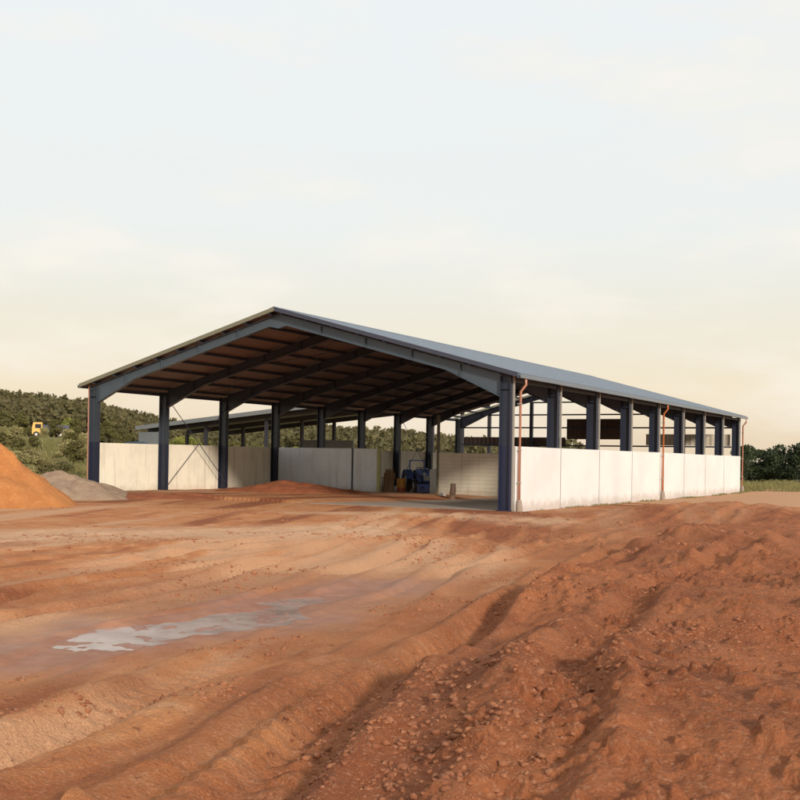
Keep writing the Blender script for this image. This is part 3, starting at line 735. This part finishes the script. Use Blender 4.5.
# pale bushes on the left slope
protos = [make_tree('bush', 2.4, 2.6, ['leaf_pale', 'leaf_olive', 'leaf_pale'][k], 1500, .12, .12, 20 + k) for k in range(3)]
spots = []
for k in range(34):
    u = random.uniform(-20, 84); d = random.uniform(68, 104)
    spots.append((u, d, random.uniform(.38, .8), k % 3, 'yellow-green bush on the rough slope left of the shed' if k % 3 != 1 else 'dark olive bush on the rough slope left of the shed'))
spots += [(57, 117, .75, 1, 'dark olive bush on the rough slope left of the shed'), (44, 116, .5, 0, 'yellow-green bush on the rough slope left of the shed')]
place_set(protos, spots, 'bush', 'bushes on the slope left of the shed')
# trees behind the left wall and beyond the rise
protos = [make_tree('tree', 7, 5.5, ['leaf_olive', 'leaf_lime', 'leaf_olive'][k], 2200, .24, .25, 40 + k) for k in range(3)]
spots = []
for u, d, s, k in [(2, 150, .55, 0), (22, 158, .6, 2), (66, 150, .42, 1), (76, 150, .4, 0), (106, 150, .5, 0), (122, 155, .55, 2), (178, 150, .62, 1), (192, 140, .6, 1), (206, 170, .7, 0), (235, 160, .6, 0), (255, 165, .62, 2), (262, 175, .6, 0),
                   (296, 150, .55, 1), (312, 165, .6, 0), (326, 150, .6, 1), (334, 158, .62, 1), (350, 175, .6, 2), (372, 165, .5, 0), (386, 170, .5, 2), (408, 160, .48, 0), (424, 165, .45, 2), (446, 170, .4, 1), (464, 180, .42, 0)]:
    spots.append((u, d, s, k, 'lime-green tree seen over the low wall behind the shed' if k == 1 else 'olive-green tree in the scrub behind the shed'))
place_set(protos, spots, 'tree', 'scrub trees behind the shed')
# wooded hill
def Pn(u, d):
    s_ = (u - 400) / FPX * d; return CX - math.sin(YAW) * d + math.cos(YAW) * s_, CY + math.cos(YAW) * d + math.sin(YAW) * s_
NT = 9000; u_ = RNG.uniform(-420, 620, NT); d_ = RNG.uniform(205, 375, NT); x_, y_ = Pn(u_, d_); g_ = ground_h(x_, y_, False)
kp = (hill_top(u_) >= 9) & ((g_ > 1.5) | (RNG.random(NT) < .4)); x_, y_, g_ = x_[kp][:4200], y_[kp][:4200], g_[kp][:4200]; nt_ = len(x_)
h_ = RNG.uniform(4, 7.5, nt_); C = []; Rd = []
for q, r0 in ((.35, 2.0), (.6, 1.9), (.8, 1.3)):
    c = np.stack([x_ + RNG.normal(size=nt_) * .9, y_ + RNG.normal(size=nt_) * .9, g_ + h_ * q], 1); C.append(np.repeat(c, 26, 0)); Rd.append(np.full(nt_ * 26, r0))
tag(link_mesh('hillside_wood', quad_mesh('hillside_wood', leaf_quads(np.concatenate(C), np.concatenate(Rd), .6)), M['leaf_forest']), 'dull olive wood covering the long low hill behind the shed', 'wood', kind='stuff')
# grass
V = []; Fc = []
def blade(x, y, z, h, w):
    a = random.uniform(0, 6.28); dx, dy = math.cos(a) * w, math.sin(a) * w; lx, ly = random.gauss(0, .35) * h, random.gauss(0, .35) * h
    n = len(V); V.extend([(x - dx, y - dy, z), (x + dx, y + dy, z), (x + lx * .4 + dx * .6, y + ly * .4 + dy * .6, z + h * .6), (x + lx, y + ly, z + h)]); Fc.append((n, n + 1, n + 2, n + 3))
pts = []
for k in range(9000):      # along the foot of the right wall and beyond it
    y = random.uniform(1.5, L + 6); x = .2 + abs(random.gauss(0, .45)) + .5 * max(0, math.sin(y * .5)) * random.random()
    pts.append((x, y, random.uniform(.05, .2)))
for k in range(9000):
    u = random.uniform(738, 830); d = random.uniform(88, 125); x, y = P(u, d); pts.append((x, y, random.uniform(.1, .4)))
for k in range(16000):
    u = random.uniform(-40, 100); d = random.uniform(58, 110); x, y = P(u, d); pts.append((x, y, random.uniform(.12, .55)))
for k in range(2500):
    x, y = P(random.uniform(98, 600), random.uniform(44, 52)); 
    if y < -1 and random.random() < .25: pts.append((x, y, random.uniform(.03, .08)))
pa = np.array(pts); fb = fbm(pa[:, 0] * .7, pa[:, 1] * .7, 200, 3); hz = ground_h(pa[:, 0], pa[:, 1])
for (x, y, h), q, z in zip(pts, fb, hz):
    if q > (.47 if x < -8 or y > L else .56): blade(x, y, z - .01, h * (1.2 if x < -8 or y > L else .75), .012 + .03 * h)
tag(MB().add(V, Fc).build('grass', M['grass_blade'], None), 'thin dry grass along the foot of the walls and on the slope', 'grass', kind='stuff')

# loose clods of soil
ico_v = []; ph_ = (1 + 5 ** .5) / 2
for a in (-1, 1):
    for b_ in (-ph_, ph_): ico_v += [(0, a, b_), (a, b_, 0), (b_, 0, a)]
ico_v = np.array(ico_v) / math.hypot(1, ph_)
ico_f = []
for i in range(12):
    for j in range(i + 1, 12):
        for k in range(j + 1, 12):
            dd = [np.linalg.norm(ico_v[p] - ico_v[q]) for p, q in ((i, j), (j, k), (i, k))]
            if max(dd) < 1.1:
                nrm = np.cross(ico_v[j] - ico_v[i], ico_v[k] - ico_v[i]); ico_f.append((i, j, k) if nrm @ ico_v[i] > 0 else (i, k, j))
NC = 70000
rr_ = 4.5 * (46 / 4.5) ** RNG.random(NC); uu = RNG.uniform(-480, 480, NC)
th = YAW - np.arctan(uu / FPX); X = CX - np.sin(th) * rr_; Y = CY + np.cos(th) * rr_
bk, tb = polydist(X, Y, BANK); bk = -bk + 1.6 * (fbm(X * .35, Y * .35, 141, 4) - .5); onb = ss(-1.6, .2, bk) * ss(10, 3, bk)
dens = fbm(X * .45, Y * .45, 300, 4) - .05 + .07 * onb * RNG.random(NC); wet, _, damp_, dw_ = masks(X, Y); wet = np.maximum(wet, damp_ * .6)
keep = (dens > .575) & (wet < .2) & (Y < -1.5); X = X[keep]; Y = Y[keep]; r_ = rr_[keep]
Z = ground_h(X, Y); n = len(X); sz = (.003 + .020 * RNG.random(n) ** 6.0) * (1 + r_ / 26); ob = onb[keep]; sz *= 1 + .1 * ob; big = RNG.random(n) < .004 + .006 * ob; sz[big] = np.maximum(sz[big], .010) * (1.3 + 1.5 * RNG.random(big.sum()))
vv = ico_v[None] * (1 + 1.1 * (RNG.random((n, 12, 1)) - .5)) * sz[:, None, None] * np.stack([1 + .5 * RNG.random(n), 1 + .5 * RNG.random(n), .65 + .3 * RNG.random(n)], 1)[:, None, :]
an = RNG.random(n) * 6.28; c_, s_ = np.cos(an)[:, None], np.sin(an)[:, None]
vx = vv[:, :, 0] * c_ - vv[:, :, 1] * s_ + X[:, None]; vy = vv[:, :, 0] * s_ + vv[:, :, 1] * c_ + Y[:, None]; vz = vv[:, :, 2] + (Z - sz * .05)[:, None]
co = np.stack([vx, vy, vz], -1).reshape(-1, 3); ff = (np.array(ico_f)[None] + 12 * np.arange(n)[:, None, None]).reshape(-1, 3)
me = bpy.data.meshes.new('soil_clods'); me.vertices.add(len(co)); me.vertices.foreach_set('co', co.astype(np.float32).ravel())
me.loops.add(ff.size); me.loops.foreach_set('vertex_index', ff.astype(np.int32).ravel()); me.polygons.add(len(ff)); me.polygons.foreach_set('loop_start', (np.arange(len(ff)) * 3).astype(np.int32)); me.update(calc_edges=True)
tag(link_mesh('soil_clods', me, M['clod']), 'loose lumps of red soil scattered over the yard', 'soil clods', kind='stuff')

# ------------------------------------------------------------------ light
SAZ, SEL = rad(54), rad(19)       # towards +x from -y
sd = Vector((math.sin(SAZ) * math.cos(SEL), -math.cos(SAZ) * math.cos(SEL), math.sin(SEL)))
sun_d = bpy.data.lights.new('sun', 'SUN'); sun_d.energy = 3.4; sun_d.angle = rad(6); sun_d.color = (1, .89, .76)
sun = bpy.data.objects.new('sun', sun_d); COL.objects.link(sun); sun.rotation_euler = sd.to_track_quat('Z', 'Y').to_euler(); sun.location = (40, -60, 40)
w = bpy.data.worlds.new('World'); S.world = w; w.use_nodes = True; nt = w.node_tree; bg = nt.nodes['Background']; out = nt.nodes['World Output']
sk = N(nt, 'ShaderNodeTexSky', sky_type='NISHITA'); sk.sun_disc = False; sk.sun_elevation = SEL; sk.sun_rotation = math.atan2(sd.x, sd.y); sk.dust_density = 3
nt.links.new(sk.outputs[0], bg.inputs[0]); bg.inputs[1].default_value = .07
# thin bright cloud veil, cream towards the horizon
tc = N(nt, 'ShaderNodeTexCoord').outputs['Generated']; sep = N(nt, 'ShaderNodeSeparateXYZ'); nt.links.new(tc, sep.inputs[0])
cr_ = N(nt, 'ShaderNodeValToRGB'); nt.links.new(sep.outputs[2], cr_.inputs[0]); e = cr_.color_ramp.elements
e[0].position = 0; e[0].color = (.84, .66, .47, 1); e[1].position = .5; e[1].color = (.88, .93, .96, 1)
q = e.new(.06); q.color = (.93, .80, .60, 1); q = e.new(.13); q.color = (.88, .84, .72, 1); q = e.new(.2); q.color = (.87, .89, .86, 1)
mp = N(nt, 'ShaderNodeMapping'); mp.inputs['Scale'].default_value = (2.6, 2.6, 9); nt.links.new(tc, mp.inputs[0])
nz = ramp(nt, noise(nt, 1.6, 6, .55, mp.outputs[0]), .44, .66)
nzm = N(nt, 'ShaderNodeMath', operation='MULTIPLY'); nt.links.new(nz, nzm.inputs[0]); nzm.inputs[1].default_value = .6
colv = mixc(nt, nzm.outputs[0], cr_.outputs[0], (1.0, .93, .82))
bg2 = N(nt, 'ShaderNodeBackground'); nt.links.new(colv, bg2.inputs[0]); bg2.inputs[1].default_value = 1.04
mx = N(nt, 'ShaderNodeMixShader'); mx.inputs[0].default_value = .86
nt.links.new(bg.outputs[0], mx.inputs[1]); nt.links.new(bg2.outputs[0], mx.inputs[2]); nt.links.new(mx.outputs[0], out.inputs[0])
S.view_settings.view_transform = 'Standard'; S.view_settings.look = 'None'; S.view_settings.exposure = 0.08; S.view_settings.gamma = 1
S.view_settings.use_curve_mapping = False
S.render.engine = 'CYCLES'
